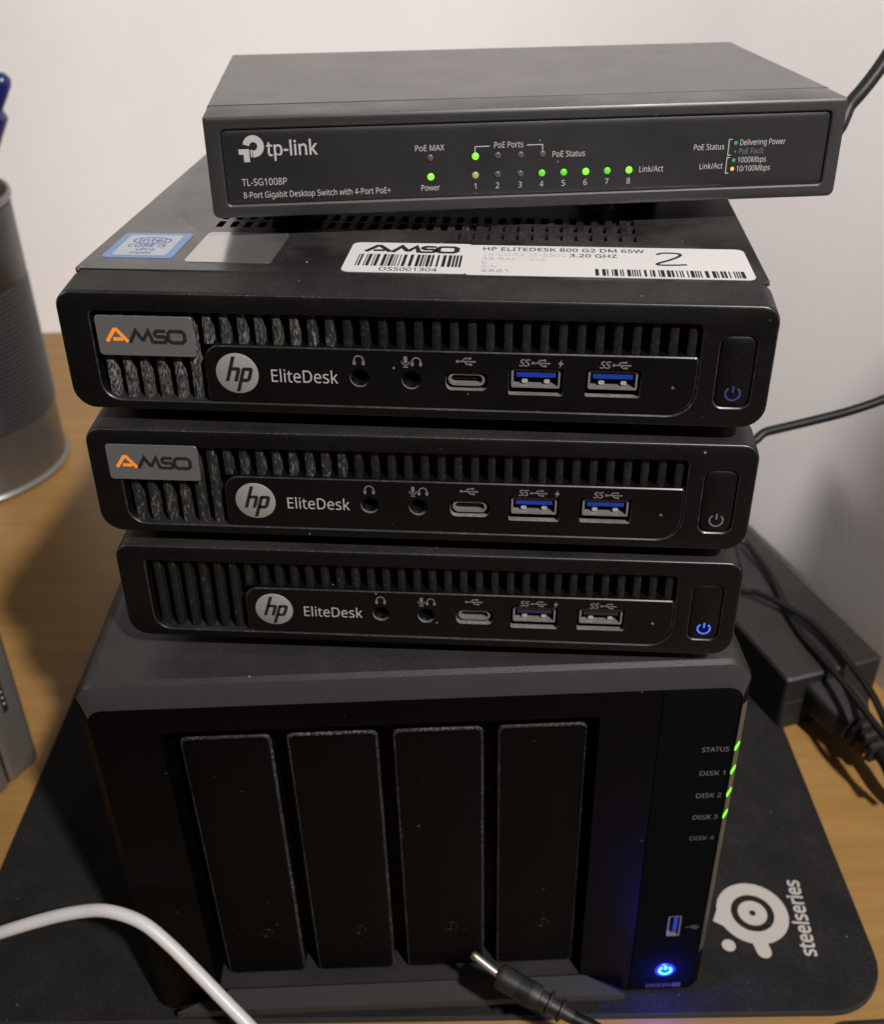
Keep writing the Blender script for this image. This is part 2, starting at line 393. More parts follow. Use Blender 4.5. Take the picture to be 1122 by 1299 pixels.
# ------------------------------------------------------------------ the setting
mb = MB(); mb.add([(-900, -700, 0), (600, -700, 0), (600, 760, 0), (-900, 760, 0)], [(0, 1, 2, 3)])
obj('desk_top', mb.mesh('desk_top', 'wood'), kind='structure')
# one continuous wall: back run, soft inside corner, right-hand run beside the adapter
wd_ = Vector((-42, 120)).normalized(); wp = Vector((241, 160)); BY = 676.0
t_ = (BY - wp.y)/wd_.y; cor = wp + wd_*t_
fil = []
a_ = cor + Vector((-330, 0)); c_ = cor - wd_*330
for i in range(25):
    t = i/24; fil.append((a_*(1-t)**2 + cor*2*t*(1-t) + c_*t*t))
line = [Vector((-1100, BY))] + fil + [wp - wd_*520]
mb = MB(); n = len(line)
mb.loft([[(p.x, p.y, -40) for p in line], [(p.x, p.y, 1500) for p in line]], cap0=False, cap1=False, closed=False)
obj('wall', mb.mesh('wall', 'wall', sharp=60, fix=False), kind='structure')

# ------------------------------------------------------------------ mini computers
CACHE = {}
def cached(key, fn):
    if key not in CACHE: CACHE[key] = fn()
    return CACHE[key]
HW, HH, TSL = 88.6, 31.9, .9
def shear_front(me):                         # the bezel leans back by a hair
    for v in me.vertices:
        if v.co.y < .014: v.co.y -= TSL*S*(1 - v.co.z/(HH*S))
    return me
FR = lambda d: rr(-HW+d, HW-d, 0+d, HH-d, (6-d*.7, 6-d*.7, 4.5-d*.7, 4.5-d*.7), 7)
REC = rr(-80.2, 71, 2.9, 26.9, (5, 6.5, 1.5, 1.5), 7)
PX0, PX1, PZ0, PZ1 = -52.2, 70.75, 3.05, 18.4
def m_bezel():
    mb = MB()
    btn = rr(75.4, 84.1, 5.6, 24.3, 2.2, 5)
    back = [(x, z + (1.5 if z > 16 else .4)*(1 if z > 3 else 0)) for x, z in FR(.15)]
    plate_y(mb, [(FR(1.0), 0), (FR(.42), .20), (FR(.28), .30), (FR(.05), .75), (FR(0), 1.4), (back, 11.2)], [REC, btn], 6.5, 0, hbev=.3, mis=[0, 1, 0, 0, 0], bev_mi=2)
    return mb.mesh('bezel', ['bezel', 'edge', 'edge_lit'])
def m_panel():
    mb = MB()
    out = lambda d: rr(PX0+d, PX1-d, PZ0+d, PZ1-d, (1.2, 6.3, .8, 4.2), 7)
    holes = [circ(-12.6, 10.7, 2.5, 20), circ(.55, 10.5, 2.5, 20), rr(9.2, 19.7, 8.1, 13.0, 1.6, 5),
             rr(24.9, 38.4, 7.3, 14.6, .5, 2), rr(43.9, 57.4, 7.4, 14.7, .5, 2), circ(65.4, 10.6, .55, 8)]
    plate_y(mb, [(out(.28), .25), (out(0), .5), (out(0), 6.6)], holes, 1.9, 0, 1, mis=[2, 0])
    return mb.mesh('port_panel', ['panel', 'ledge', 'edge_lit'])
def m_slat(z0, z1, mat):
    mb = MB()
    sec = [(-1.1, 1.85), (-.85, 1.6), (.85, 1.6), (1.1, 1.85), (1.0, 6.4), (-1.0, 6.4)]
    mb.loft([[(x, y, z0) for x, y in sec], [(x, y, z1) for x, y in sec]])
    return mb.mesh('slat', mat, 50)
def m_usb(tongue):
    mb = MB()
    o = rr(-6.1, 6.1, -2.55, 2.55, .5, 3); i = rr(-5.55, 5.55, -2.05, 2.05, .3, 3)
    plate_y(mb, [(o, 0), (o, 5.6)], [i], 5.5)
    return mb.mesh('usb_port', 'steel')
def m_box(x0, x1, y0, y1, z0, z1, mat, name):
    mb = MB(); mb.box(x0, x1, y0, y1, z0, z1); return mb.mesh(name, mat)
def m_usbc():
    mb = MB(); o = rr(-4.6, 4.6, -1.75, 1.75, 1.7, 7); i = rr(-3.95, 3.95, -1.15, 1.15, 1.1, 7)
    plate_y(mb, [(o, 0), (o, 5)], [i], 4.9); return mb.mesh('usb_c_port', 'steel')
def m_jack():
    mb = MB(); prof = [(2.45, 1.2), (2.2, .55), (1.95, .45), (1.75, .7), (1.7, 4.8)]
    mb.loft([[(r_*math.cos(2*math.pi*k/24), y, r_*math.sin(2*math.pi*k/24)) for k in range(24)] for r_, y in prof], cap0=False, cap1=True)
    return mb.mesh('audio_jack', 'panel', 60)
def m_chassis():
    mb = MB(); o = lambda d: rr(-HW+.6+d, HW-.6-d, .8+d, 32.1-d, 3.0, 5)
    mb.loft([ring_y(o(.4), 10.9), ring_y(o(0), 12.0), ring_y(o(0), 174.5), ring_y(o(.6), 175)])
    return mb.mesh('chassis', 'lid')
def m_lid():
    mb = MB(); holes = []
    for r_ in range(3):
        for k in range(30):
            x = -60.5 + k*4.0; y = 41.2 + r_*7.2
            if r_ == 0 and x < 4: continue
            holes.append(rr(x, x+2.1, y, y+5.6, .4, 2))
    slab_z(mb, rr(-HW+.9, HW-.9, 11.9, 174.6, 2.2, 5), 32.1, 33.4, .5, 0, holes, 1)
    return mb.mesh('lid', ['lid', 'inner'])
def m_logo():
    mb = MB(); y = -.35
    mb.loft([ring_y(circ(0, 0, 5.55, 40), 0), ring_y(circ(0, 0, 5.5, 40), y), ring_y(circ(0, 0, 5.2, 40), y-.12)], cap0=False)
    return mb.mesh('logo', 'logo_silver')
def m_logo_letters():
    mb = MB(); rad = 5.15; sk = .32
    fn = lambda x, z: ((x + sk*z)*rad, -.52, z*rad)
    wd = .19
    def st(p): stroke2(p, wd, False, fn, mb)
    st([(-.40, -.40), (-.40, .93)]); st([(-.40, .27), (-.02, .27), (.03, .20), (.03, -.40)])
    st([(.27, .34), (.27, -.94)]); st([(.27, .27), (.60, .27), (.66, .20), (.66, -.26), (.60, -.33), (.27, -.33)])
    return mb.mesh('logo_letters', 'logo_black')
def m_icons():
    mb = MB(); y = .18; fn = lambda x, z: (x, y, z)
    headphones(mb, -12.6, 15.5, 1.15, .34, fn)
    headphones(mb, 1.9, 15.5, 1.05, .32, fn)
    mb.add([fn(*p) for p in rr(-1.25, -.35, 15.0, 16.9, .44, 4)], [tuple(range(20))])
    stroke2([(-.8 + 1.0*math.cos(a), 15.55 + 1.0*math.sin(a)) for a in [R(180+180*i/8) for i in range(9)]], .25, False, fn, mb)
    stroke2([(-.8, 14.6), (-.8, 14.0)], .28, False, fn, mb); stroke2([(-1.4, 13.95), (-.2, 13.95)], .28, False, fn, mb)
    usb_trident(mb, 14.4, 15.9, .32, fn, .86)
    for cx in (32.9, 52.6): usb_trident(mb, cx, 15.95, .32, fn, .8)
    mb.add([fn(x, z) for x, z in [(36.9, 15.8), (37.9, 17.1), (37.7, 16.2), (38.4, 16.2), (37.2, 14.7), (37.5, 15.7)]], [(0, 1, 2), (0, 2, 5), (2, 3, 5), (3, 4, 5)])
    return mb.mesh('port_icons', 'print')
def m_button():
    mb = MB(); o = lambda d: rr(75.6+d, 83.9-d, 5.8+d, 24.1-d, 2.1, 5)
    plate_y(mb, [(o(.55), .3), (o(.15), .55), (o(0), 1.0), (o(0), 6)], [], 0)
    return mb.mesh('power_button', 'bezel')
def m_pwr(mat):
    mb = MB(); power_icon(mb, 79.85, 9.3, 1.75, .42, lambda x, z: (x, .22, z)); return mb.mesh('power_symbol', mat)
def m_foot(h):
    mb = MB(); prof = [(6.5, .8), (6.5, -h+1), (5.8, -h)]
    mb.loft([[(r_*math.cos(2*math.pi*k/20), r_*math.sin(2*math.pi*k/20), z) for k in range(20)] for r_, z in prof])
    return mb.mesh('foot', 'rubber')

def mini_pc(loc, yaw, label, dust, pwr, tongues, sticker):
    t = thing('mini_computer', label, 'computer', loc, (0, 0, R(yaw)), 'mini computers stacked on the drive enclosure')
    sh = lambda key, f: cached(key, lambda: shear_front(f()))
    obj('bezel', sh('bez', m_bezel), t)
    obj('chassis', cached('cha', m_chassis), t)
    obj('lid', cached('lid', m_lid), t)
    obj('vent_backing', cached('vb', lambda: m_box(-80.3, 71.1, 6.3, 9, 2.8, 27, 'inner', 'vent_backing')), t)
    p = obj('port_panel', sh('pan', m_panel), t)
    for k in range(34):
        x = -77.6 + k*4.44
        if x > 69.5: break
        long_ = x < -53.5
        key = (dust if x < -20 else 'slat') if not (dust == 'slat_fluffy' and -30 < x < -20) else 'slat'
        if dust == 'slat_dusty' and x > -28: key = 'slat'
        if x < -16 and key == 'slat' and dust in ('slat_dusty', 'slat_fluffy'): key = 'slat_fluffy'
        me = sh(('slat', long_, key), lambda: m_slat(2.9 if long_ else 18.2, 26.95, key))
        obj('slat', me, t, (x, 0, 0))
    for x in (-12.6, .55): obj('audio_jack', cached('jack', m_jack), p, (x, -.3, 10.6))
    for i, (x, z) in enumerate(((31.65, 11.35), (50.65, 11.45))):
        u = obj('usb_port', cached('usb', lambda: m_usb(0)), p, (x, .75, z))
        # tongue and the two contact springs are small pieces inside the shell
        mbt = MB(); mbt.box(-4.9, 4.9, .5, 5, .15, 1.85); tm = tongues[i]
        mbt.box(-5.5, 5.5, 5.05, 5.4, -2, 2, 1)
        for sx in (-2.75, 2.75): mbt.loft([ring_y(rr(sx-.75, sx+.75, -1.7, -.6, .5, 4), 1.0), ring_y(rr(sx-.75, sx+.75, -1.9, -.8, .5, 4), 3.8)], 2)
        obj('usb_contacts', cached(('ton', tm), lambda: mbt.mesh('usb_contacts', [tm, 'inner', 'pin'])), p, (x, .75, z))
    obj('usb_c_port', cached('usbc', m_usbc), p, (14.4, .5, 10.75))
    obj('usb_c_tongue', cached('usbct', lambda: m_box(-3.2, 3.2, 1.0, 4.5, -.3, .3, 'logo_black', 'usb_c_tongue')), p, (14.4, .5, 10.75))
    lg = obj('logo', cached('logo', m_logo), t, (-44.0, -.1, 10.95)); obj('logo_letters', cached('logol', m_logo_letters), t, (-44.0, -.1, 10.95))
    obj('port_icons', sh('ico', m_icons), t)
    obj('lettering', sh('eld', lambda: text_mesh('EliteDesk', -35.2, -18.1, 9.0, 3.35, 'print_bright', y=.18)), t)
    for i, x in enumerate((28.0, 47.7)): obj('lettering', sh(('ss', i), lambda: text_mesh('SS', x-.6, x+2.2, 15.1, 1.75, 'print', y=.18, shear=.2, bold=.02)), t)
    obj('activity_light', sh('act', lambda: m_box(65.1, 65.7, .6, 1.2, 10.1, 11.1, 'print_dim', 'activity_light')), t)
    bt = obj('power_button', sh('btn', m_button), t); obj('power_symbol', sh(('pw', pwr), lambda: m_pwr(pwr)), bt)
    for x in (-70, 70):
        for y in (22, 155): obj('foot', cached('foot', lambda: m_foot(3.9)), t, (x, y, .8))
    if sticker:
        x0, z0 = sticker
        mbk = simple_plate(x0, x0+25.0, z0, z0+10.5, 1.0, -.22, .3, .06, 4)
        s = obj('reseller_sticker', shear_front(mbk.mesh('reseller_sticker', 'grey_sticker')), t)
        mbk = MB(); amso(mbk, x0+2.4, z0+3.5, 3.5, 20.6, lambda x, z: (x, -.27, z))
        obj('sticker_lettering', shear_front(mbk.mesh('sticker_lettering', ['orange', 'label_ink'])), s)
    return t

pc1 = mini_pc((-.02, 9.25, 245.45), -6.81, 'black mini computer with white barcode labels on its lid, right under the network switch',
              'slat_dusty', 'pwr_dim', ('blue_tongue', 'blue_tongue'), (-78.9, 15.3))
pc2 = mini_pc((.82, 8.62, 208.15), -5.99, 'black mini computer with unlit power button and grey sticker, middle of the three stacked computers',
              'slat_fluffy', 'pwr_off', ('blue_tongue', 'blue_tongue'), (-83.2, 16.9))
pc3 = mini_pc((2.29, 8.87, 170.96), -5.63, 'black mini computer with bright blue power light and no sticker, on the drive enclosure',
              'slat_scuffed', 'pwr_blue', ('dark_tongue', 'black_tongue'), None)

# labels on the lid of the top computer
ZL = 33.4
fz = lambda dz: (lambda x, y: (x, y, ZL + dz))
def lab(parent, name, outline, mat, dz=.12, th=.12):
    mb = MB(); slab_z(mb, outline, ZL + dz - th, ZL + dz, 0); return obj(name, mb.mesh(name, mat), parent)
# processor sticker
s = lab(pc1, 'processor_sticker', rr(-83.6, -64.4, 20.8, 41.4, 1.2, 4), 'intel_blue')
lab(s, 'sticker_face', rr(-81.4, -66.6, 22.6, 39.4, 1.0, 4), 'intel_pale', .2, .1)
mb = MB(); stroke2([(-74 + 5.2*math.cos(a), 34.6 + 2.5*math.sin(a)) for a in [R(i*12) for i in range(30)]], .35, True, fz(.26), mb)
obj('sticker_ring', mb.mesh('sticker_ring', 'intel_ink', fix=False), s)
for body, x0, x1, yb, cp in (('intel', -77.6, -70.4, 33.4, 2.9), ('CORE i5', -79.4, -69.0, 29.2, 2.3), ('vPro', -76.4, -71.0, 26.2, 2.0), ('inside', -77.0, -71.2, 23.8, 1.5)):
    txt(s, body, x0, x1, yb, cp, 'intel_ink', ZL + .26, plane='xy', name='sticker_lettering')
# silver foil sticker
lab(pc1, 'silver_sticker', rr(-60.6, -37.6, 18.4, 43.4, 1.6, 5), 'silver_sticker')
# barcode label, two halves
L1 = lab(pc1, 'barcode_label', rr(-18.6, 13.9, 13.4, 36.6, 2.2, 5), 'white_label')
L2 = lab(pc1, 'specification_label', rr(13.2, 84.4, 12.9, 36.0, (.6, 2.2, 2.2, .6), 5), 'white_label', .1)
def barcode(parent, x0, x1, y0, y1, seed, dz):
    rnd = random.Random(seed); mb = MB(); x = x0
    while x < x1 - .5:
        wbar = rnd.choice((.28, .28, .55, .85)); fn = fz(dz)
        mb.add([fn(x, y0), fn(min(x+wbar, x1), y0), fn(min(x+wbar, x1), y1), fn(x, y1)], [(0, 1, 2, 3)])
        x += wbar + rnd.choice((.3, .35, .6, .9))
    obj('barcode', mb.mesh('barcode', 'label_ink', fix=False), parent)
barcode(L1, -15.6, 11.6, 18.0, 27.0, 3, .18)
mb = MB(); amso(mb, -14.4, 28.8, 5.2, 24.5, fz(.18)); obj('label_lettering', mb.mesh('label_lettering', ['label_ink', 'label_ink'], fix=False), L1)
txt(L1, 'OSS001304', -9.0, 5.8, 14.4, 2.6, 'label_ink', ZL + .18, plane='xy', name='label_lettering')
barcode(L2, 45.4, 82.6, 13.8, 18.6, 11, .18)
for body, x0, x1, yb, cp, mt in (('HP ELITEDESK 800 G2 DM 65W', 16.6, 58.6, 31.6, 2.6, 'label_ink'), ('1x CORE I5-6500', 16.8, 38.4, 27.6, 2.4, 'label_ink_faint'),
                                 ('3.20 GHZ', 39.2, 51.4, 27.4, 2.5, 'label_ink'), ('RB/RAM / 242', 16.8, 33.0, 24.2, 1.9, 'label_ink_faint'),
                                 ('U', 16.8, 17.8, 21.4, 1.9, 'label_ink_worn'), ('S/N', 16.8, 20.6, 18.4, 1.9, 'label_ink_faint'), ('2861', 16.8, 23.6, 15.0, 2.0, 'label_ink_worn')):
    txt(L2, body, x0, x1, yb, cp, mt, ZL + .18, plane='xy', name='label_lettering')
mb = MB(); hp_ = catmull([(61.6, 30.6, 0), (63.4, 31.8, 0), (67.2, 31.6, 0), (67.4, 29.6, 0), (64.6, 26.4, 0), (61.4, 23.6, 0), (61.9, 22.5, 0), (65.5, 22.6, 0), (68.6, 23.0, 0)], 6)
stroke2([(p.x, p.y) for p in hp_], .85, False, fz(.2), mb); obj('handwritten_digit', mb.mesh('handwritten_digit', 'label_ink', fix=False), L2)

# ------------------------------------------------------------------ network switch
sw = thing('network_switch', 'dark grey metal network switch with green lights, lying on top of the computer stack', 'switch', (33.85, 55.51, 285.5), (0, 0, R(3.48)))
SW, SH, ST = 85.5, 25.8, 1.4
def ssh(me):
    for v in me.vertices:
        if v.co.y < .012: v.co.y -= ST*S*(1 - v.co.z/(SH*S))
    return me
so = lambda d, c=1.2: rr(-SW+d, SW-d, d, SH-d, (1.8, 1.8, .7, .7), 4)
PAN = rr(-81.4, 81.5, 3.4, 22.6, 1.3, 5)
mb = MB(); plate_y(mb, [(so(.7), 0), (so(.2), .3), (so(0), .9), (so(0), 13.6)], [PAN], .9, hbev=.35)
obj('front_frame', ssh(mb.mesh('front_frame', 'switch_front')), sw)
mb = MB(); po = lambda d: rr(-81.4+d, 81.5-d, 3.4+d, 22.6-d, 1.2, 5)
plate_y(mb, [(po(.9), .55), (po(.15), .85), (po(0), 2)], [], 0)
pn = obj('front_panel', ssh(mb.mesh('front_panel', 'switch_panel')), sw)
mb = MB(); mb.loft([ring_y(so(.5), 13.4), ring_y(so(.5), 13.9), ring_y(so(-.15), 14.1), ring_y(so(-.15), 97.6), ring_y(so(.3), 98)])
obj('cover', mb.mesh('cover', 'switch'), sw)
YP = .5
stx = lambda body, x0, x1, zb, cap, mat='print_bright', **k: obj('lettering', ssh(text_mesh(body, x0, x1, zb, cap, mat, y=YP, **k)), pn)
stx('tp-link', -69.9, -56.6, 15.7, 3.6, 'print_bright', bold=.012)
stx('TL-SG1008P', -77.1, -65.3, 8.3, 1.75); stx('8-Port Gigabit Desktop Switch with 4-Port PoE+', -77.0, -37.9, 5.1, 1.55)
stx('PoE MAX', -31.0, -23.3, 15.6, 1.5); stx('Power', -29.6, -24.6, 5.4, 1.5)
stx('PoE Ports', -10.0, -2.2, 15.8, 1.5); stx('PoE Status', 5.8, 14.6, 13.0, 1.5); stx('Link/Act', 29.8, 36.4, 8.3, 1.5)
stx('PoE Status', 44.4, 52.8, 13.5, 1.45); stx('Link/Act', 46.5, 52.9, 8.5, 1.45)
stx('Delivering Power', 57.1, 69.7, 14.4, 1.45); stx('PoE Fault', 57.1, 63.9, 12.15, 1.45, 'print'); stx('1000Mbps', 57.0, 64.9, 9.9, 1.45); stx('10/100Mbps', 56.9, 66.3, 7.6, 1.45)
XS = [-15.0, -9.0, -2.85, 3.05, 9.0, 15.05, 20.95, 26.95]
for i, x in enumerate(XS): stx(str(i+1), x-(.28 if i == 0 else .48), x+(.25 if i == 0 else .48), 5.4, 1.5)
fnp = lambda x, z: (x, YP, z)
mb = MB()
for p in ([(-15.1, 14.8), (-15.1, 16.3), (-11.2, 16.3)], [(-1.2, 16.3), (3.05, 16.3), (3.05, 14.8)],
          [(54.9, 16.0), (54.0, 16.0), (54.0, 11.9), (54.9, 11.9)], [(54.7, 11.3), (53.9, 11.3), (53.9, 7.2), (54.7, 7.2)]): stroke2(p, .22, False, fnp, mb)
obj('bracket_print', ssh(mb.mesh('bracket_print', 'print_bright', fix=False)), pn)
# brand mark: ring with a stepped cross at its lower left
mb = MB(); cx, cz = -73.2, 18.2
def sector(r0, r1, a0, a1):
    pts = [(cx + (r0+r1)/2*math.cos(a), cz + (r0+r1)/2*math.sin(a)) for a in [R(a0 + (a1-a0)*i/24) for i in range(25)]]
    stroke2(pts, r1-r0, False, fnp, mb)
sector(1.05, 2.75, -112, 170)
for (x0, x1, z0, z1) in ((-77.1, -74.4, 16.2, 17.55), (-75.9, -74.4, 14.3, 16.2), (-74.1, -73.4, 15.5, 17.3)):
    mb.add([fnp(x0, z0), fnp(x1, z0), fnp(x1, z1), fnp(x0, z1)], [(0, 1, 2, 3)])
obj('brand_mark', ssh(mb.mesh('brand_mark', 'print_bright', fix=False)), pn)
def m_led(r_=.95, mat='led_off'):
    mb = MB(); mb.loft([[(q*math.cos(2*math.pi*k/16), y, q*math.sin(2*math.pi*k/16)) for k in range(16)] for q, y in ((r_, .3), (r_*.95, -.15), (r_*.6, -.3))])
    return mb.mesh('indicator_light', mat, 60)
leds = [(-27.1, 13.8, 'led_off'), (-27.0, 8.95, 'led_green')]
leds += [(XS[i], 13.85, 'led_green' if i == 0 else 'led_off') for i in range(4)]
leds += [(XS[i], 8.95, ('led_amber', 'led_off', 'led_off', 'led_green_mid', 'led_green_mid', 'led_green', 'led_green_mid', 'led_green')[i]) for i in range(8)]
for x, z, mt in leds:
    obj('indicator_light', cached(('led', mt), lambda: m_led(.95, mt)), pn, (x, .55 - ST*(1-z/SH), z))
for x, z, mt, r_ in ((55.9, 15.05, 'dot_green', .52), (55.95, 12.8, 'print_dim', .3), (55.85, 10.55, 'dot_green', .52), (55.7, 8.3, 'dot_amber', .52)):
    mb = MB(); mb.add([fnp(*p) for p in circ(x, z, r_, 14)], [tuple(range(14))]); obj('legend_dot', ssh(mb.mesh('legend_dot', mt, fix=False)), pn)
# feet reach down to the lid below
for x, y in ((-66, 30), (38, 30), (-66, 84), (38, 84)):
    obj('foot', cached('swfoot', lambda: m_foot(6.5)), sw, (x, y, 0))

# ------------------------------------------------------------------ drive enclosure
na = thing('drive_enclosure', 'large black four-bay drive enclosure standing on the mouse mat under the computers', 'disk station', (0, 0, 0), (0, R(-.7), 0))
NB = lambda x0, x1, z0, z1, r_: rr(x0, x1, z0, z1, r_, 8)
C0 = NB(-96.5, 98.6, 8.5, 157.0, (3, 3, 5, 5)); C1 = NB(-99.3, 101.0, 6.4, 163.9, (4, 4, 7, 6)); C2 = NB(-99.7, 101.4, 6, 164.9, (4, 4, 8, 7))
HOLE = rr(-76.2, 56.2, 19.2, 147.2, 1.5, 4); PANEL = rr(74.5, 98.35, 8.8, 156.7, (2, 2.8, 4.8, .6), 6)
mb = MB()
mb.face_holes(C0, [HOLE, PANEL], lambda x, z: (x, 0, z), 1)
mb.loft([ring_y(C0, 0), ring_y(C1, 2.4), ring_y(C2, 4), ring_y(C2, 221), ring_y(C1, 223)], 0, cap0=False, mis=[2, 0, 0, 0])
mb.loft([ring_y(HOLE, 0), ring_y(HOLE, 14)], 1, cap0=False); mb.loft([ring_y(PANEL, 0), ring_y(PANEL, 3)], 1, cap0=False)
hm = mb.mesh('housing', ['nas', 'nas_front', 'nas_lit_band'], 25)
for p in hm.polygons:                        # only upward faces keep the lighter, painted-in tone
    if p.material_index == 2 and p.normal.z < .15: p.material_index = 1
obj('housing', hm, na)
# recess floor and the sloping lip in front of it
mb = MB()
up = [(-71.5, 0.0, 19.0), (57.5, 0.0, 19.0)]; lo = [(-91.5, -4.2, 12.6), (72.5, -4.2, 12.6)]
mb.add([up[0], up[1], lo[1], lo[0], (-91.5, -4.0, 9.2), (72.5, -4.0, 9.2), (-91.5, .2, 8.6), (72.5, .2, 8.6), (-71.5, .2, 19.0), (57.5, .2, 19.0)],
       [(0, 1, 2, 3), (3, 2, 5, 4), (4, 5, 7, 6), (0, 3, 4, 6, 8), (1, 9, 7, 5, 2), (6, 7, 9, 8), (0, 8, 9, 1)])
obj('front_lip', mb.mesh('front_lip', 'nas_lit_band', 20), na)
obj('recess_floor', m_box(-76.1, 56.1, .1, 13, 19.25, 19.6, 'nas', 'recess_floor'), na)
def m_tray():
    mb = MB(); o = lambda d: rr(d, 28.2-d, 20.4+d, 139.8-d, 2.2-d*.5, 5)
    mb.loft([ring_y(o(.75), 5.2), ring_y(o(.35), 5.35), ring_y(o(0), 5.9), ring_y(o(0), 13.9)], 0, mis=[1, 1, 0])
    return mb.mesh('drive_tray', ['tray', 'tray_edge'], 20)
def m_lock():
    mb = MB(); mb.loft([[(q*math.cos(2*math.pi*k/20), y, q*math.sin(2*math.pi*k/20)) for k in range(20)] for q, y in ((2.5, .1), (2.35, -.25), (1.9, -.3), (1.75, .05))])
    mb.box(-.3, .3, -.1, .06, -1.1, 1.1); return mb.mesh('tray_lock', 'panel', 50)
for x in (-72.6, -39.7, -6.9, 25.7):
    tr = obj('drive_tray', cached('tray', m_tray), na, (x, 0, 0)); obj('tray_lock', cached('lock', m_lock), tr, (16.4, 5.2, 43.5))
# control panel on the right
mb = MB(); UP = rr(85.9, 90.7, 39.6, 51.0, .5, 2)
pi = lambda d: rr(74.65+d, 98.2-d, 8.95+d, 156.55-d, (2, 2.7, 4.7, .6), 6)
plate_y(mb, [(pi(.25), -.05), (pi(0), .2), (pi(0), 2.9)], [UP], 2.5)
cp = obj('control_panel', mb.mesh('control_panel', 'nas_panel'), na)
mb = MB(); o = rr(86.0, 90.6, 39.7, 50.9, .5, 3); i_ = rr(86.4, 90.2, 40.1, 50.5, .3, 3)
plate_y(mb, [(o, .1), (o, 2.4)], [i_], 2.2); u = obj('usb_port', mb.mesh('usb_port', 'steel'), cp)
mb = MB(); mb.box(88.2, 89.6, .8, 2.3, 41.0, 49.6); mb.box(86.45, 90.15, 2.0, 2.25, 40.2, 50.4, 1); obj('usb_tongue', mb.mesh('usb_tongue', ['blue_tongue', 'inner']), u)
fn = lambda x, z: (x, -.1, z)
mb = MB(); usb_trident(mb, 95.2, 44.6, .36, fn, .85); obj('port_icon', mb.mesh('port_icon', 'print_dim', fix=False), cp)
for i, (body, x0) in enumerate((('STATUS', 88.6), ('DISK 1', 89.6), ('DISK 2', 89.6), ('DISK 3', 89.6), ('DISK 4', 89.6))):
    z = 130.9 - i*10.05 - (.3 if i else 0); txt(cp, body, x0 - (.6 if i else 0), 97.0, z, 1.95, 'print' if i < 4 else 'print_dim', -.1, bold=.0)
    st_z = z + 1.2
    mb = MB()
    mb.loft([[(98.75, -.05, st_z-.9), (98.95, -.3, st_z-.9), (100.6, 1.7, st_z-.3), (100.5, 1.95, st_z-.3)],
             [(98.75, -.05, st_z+.2), (98.95, -.3, st_z+.2), (100.6, 1.7, st_z+1.5), (100.5, 1.95, st_z+1.5)]])
    if i < 4: obj('indicator_light', mb.mesh('indicator_light', 'nas_green'), cp)
mb = MB(); mb.add([(98.75, .02, 30), (100.85, 2.05, 30), (100.85, 2.05, 150), (98.75, .02, 150)], [(0, 1, 2, 3)])
mb.v = [(x + .06, y - .06, z) for x, y, z in mb.v]
obj('light_strip', mb.mesh('light_strip', 'strip', fix=False), cp)
mb = MB(); power_icon(mb, 87.4, 20.2, 2.1, .95, lambda x, z: (x, -.32, z)); 
pb = obj('power_symbol', mb.mesh('power_symbol', 'nas_blue', fix=False), cp)
mb = MB(); o = circ(87.4, 20.2, 3.8, 28); mb.loft([ring_y(o, .1), ring_y(circ(87.4, 20.2, 3.7, 28), -.2), ring_y(circ(87.4, 20.2, 3.3, 28), -.26)])
obj('power_button', mb.mesh('power_button', 'nas_blue_ring'), cp)
l = bpy.data.lights.new('power_light', 'POINT'); l.energy = .05; l.color = (.01, .03, 1.0); l.shadow_soft_size = .001; l.specular_factor = 0.0
lo_ = bpy.data.objects.new('power_light', l); col.objects.link(lo_); lo_.parent = cp; lo_.location = (87.4*S, -4.8*S, 20.2*S)
txt(cp, 'DS920', 81.2, 90.0, 9.9, 2.0, 'print_dim', -.1)
mb = MB(); stroke2([(91.0, 10.0), (93.6, 10.0), (93.6, 11.8), (91.0, 11.8)], .4, True, fn, mb); stroke2([(91.5, 10.9), (93.1, 10.9)], .4, False, fn, mb); stroke2([(92.3, 10.2), (92.3, 11.6)], .4, False, fn, mb)
obj('model_mark', mb.mesh('model_mark', 'print_dim', fix=False), cp)
for x in (-82, 84):
    for y in (22, 200): obj('foot', cached('nfoot', lambda: m_foot(2.8)), na, (x, y, 5.8))

# ------------------------------------------------------------------ mouse mat
ma = thing('mouse_mat', 'black cloth mouse mat with pale round logo, lying on the wooden desk under the enclosure', 'mouse mat', (-4, -4, 0), (0, 0, R(-1.2)))
mb = MB(); o = rr(-180, 178.5, 0, 300, 24, 10)
mb.loft([ring_z(o, .1), ring_z(o, 2.4), ring_z(rr(-179.6, 178.1, .4, 299.6, 23.6, 10), 3)], 1, cap0=True, cap1=False)
mb.face_holes(rr(-179.6, 178.1, .4, 299.6, 23.6, 10), [], lambda x, y: (x, y, 3), 0)
obj('cloth', mb.mesh('cloth', ['mat', 'mat_edge'], 40), ma)
Mi = Matrix.Rotation(R(1.2), 3, 'Z'); toL = lambda p: Mi @ (Vector(p) - Vector((-4, -4, 0)))
def disc_ring(mb, c, r0, r1, z, n=48):
    mb.face_holes(circ(c[0], c[1], r1, n), [circ(c[0], c[1], r0, n)] if r0 > 0 else [], lambda x, y: (x, y, z))
lc = toL(at(955, 1158, 3)); lc = (lc.x, lc.y); z = 3.06
mb = MB(); disc_ring(mb, lc, 8.6, 14.3, z); disc_ring(mb, lc, 1.3, 5.8, z)
d1 = toL(at(925, 1199, 3)); mb.add([(x, y, z) for x, y in circ(d1.x, d1.y, 2.7, 18)], [tuple(range(18))])
p0 = toL(at(963, 1192, 3)); p1 = toL(at(970, 1207, 3)); dd = Vector((p1.x-p0.x, p1.y-p0.y)); 
cap = []
aa = math.atan2(dd.y, dd.x)
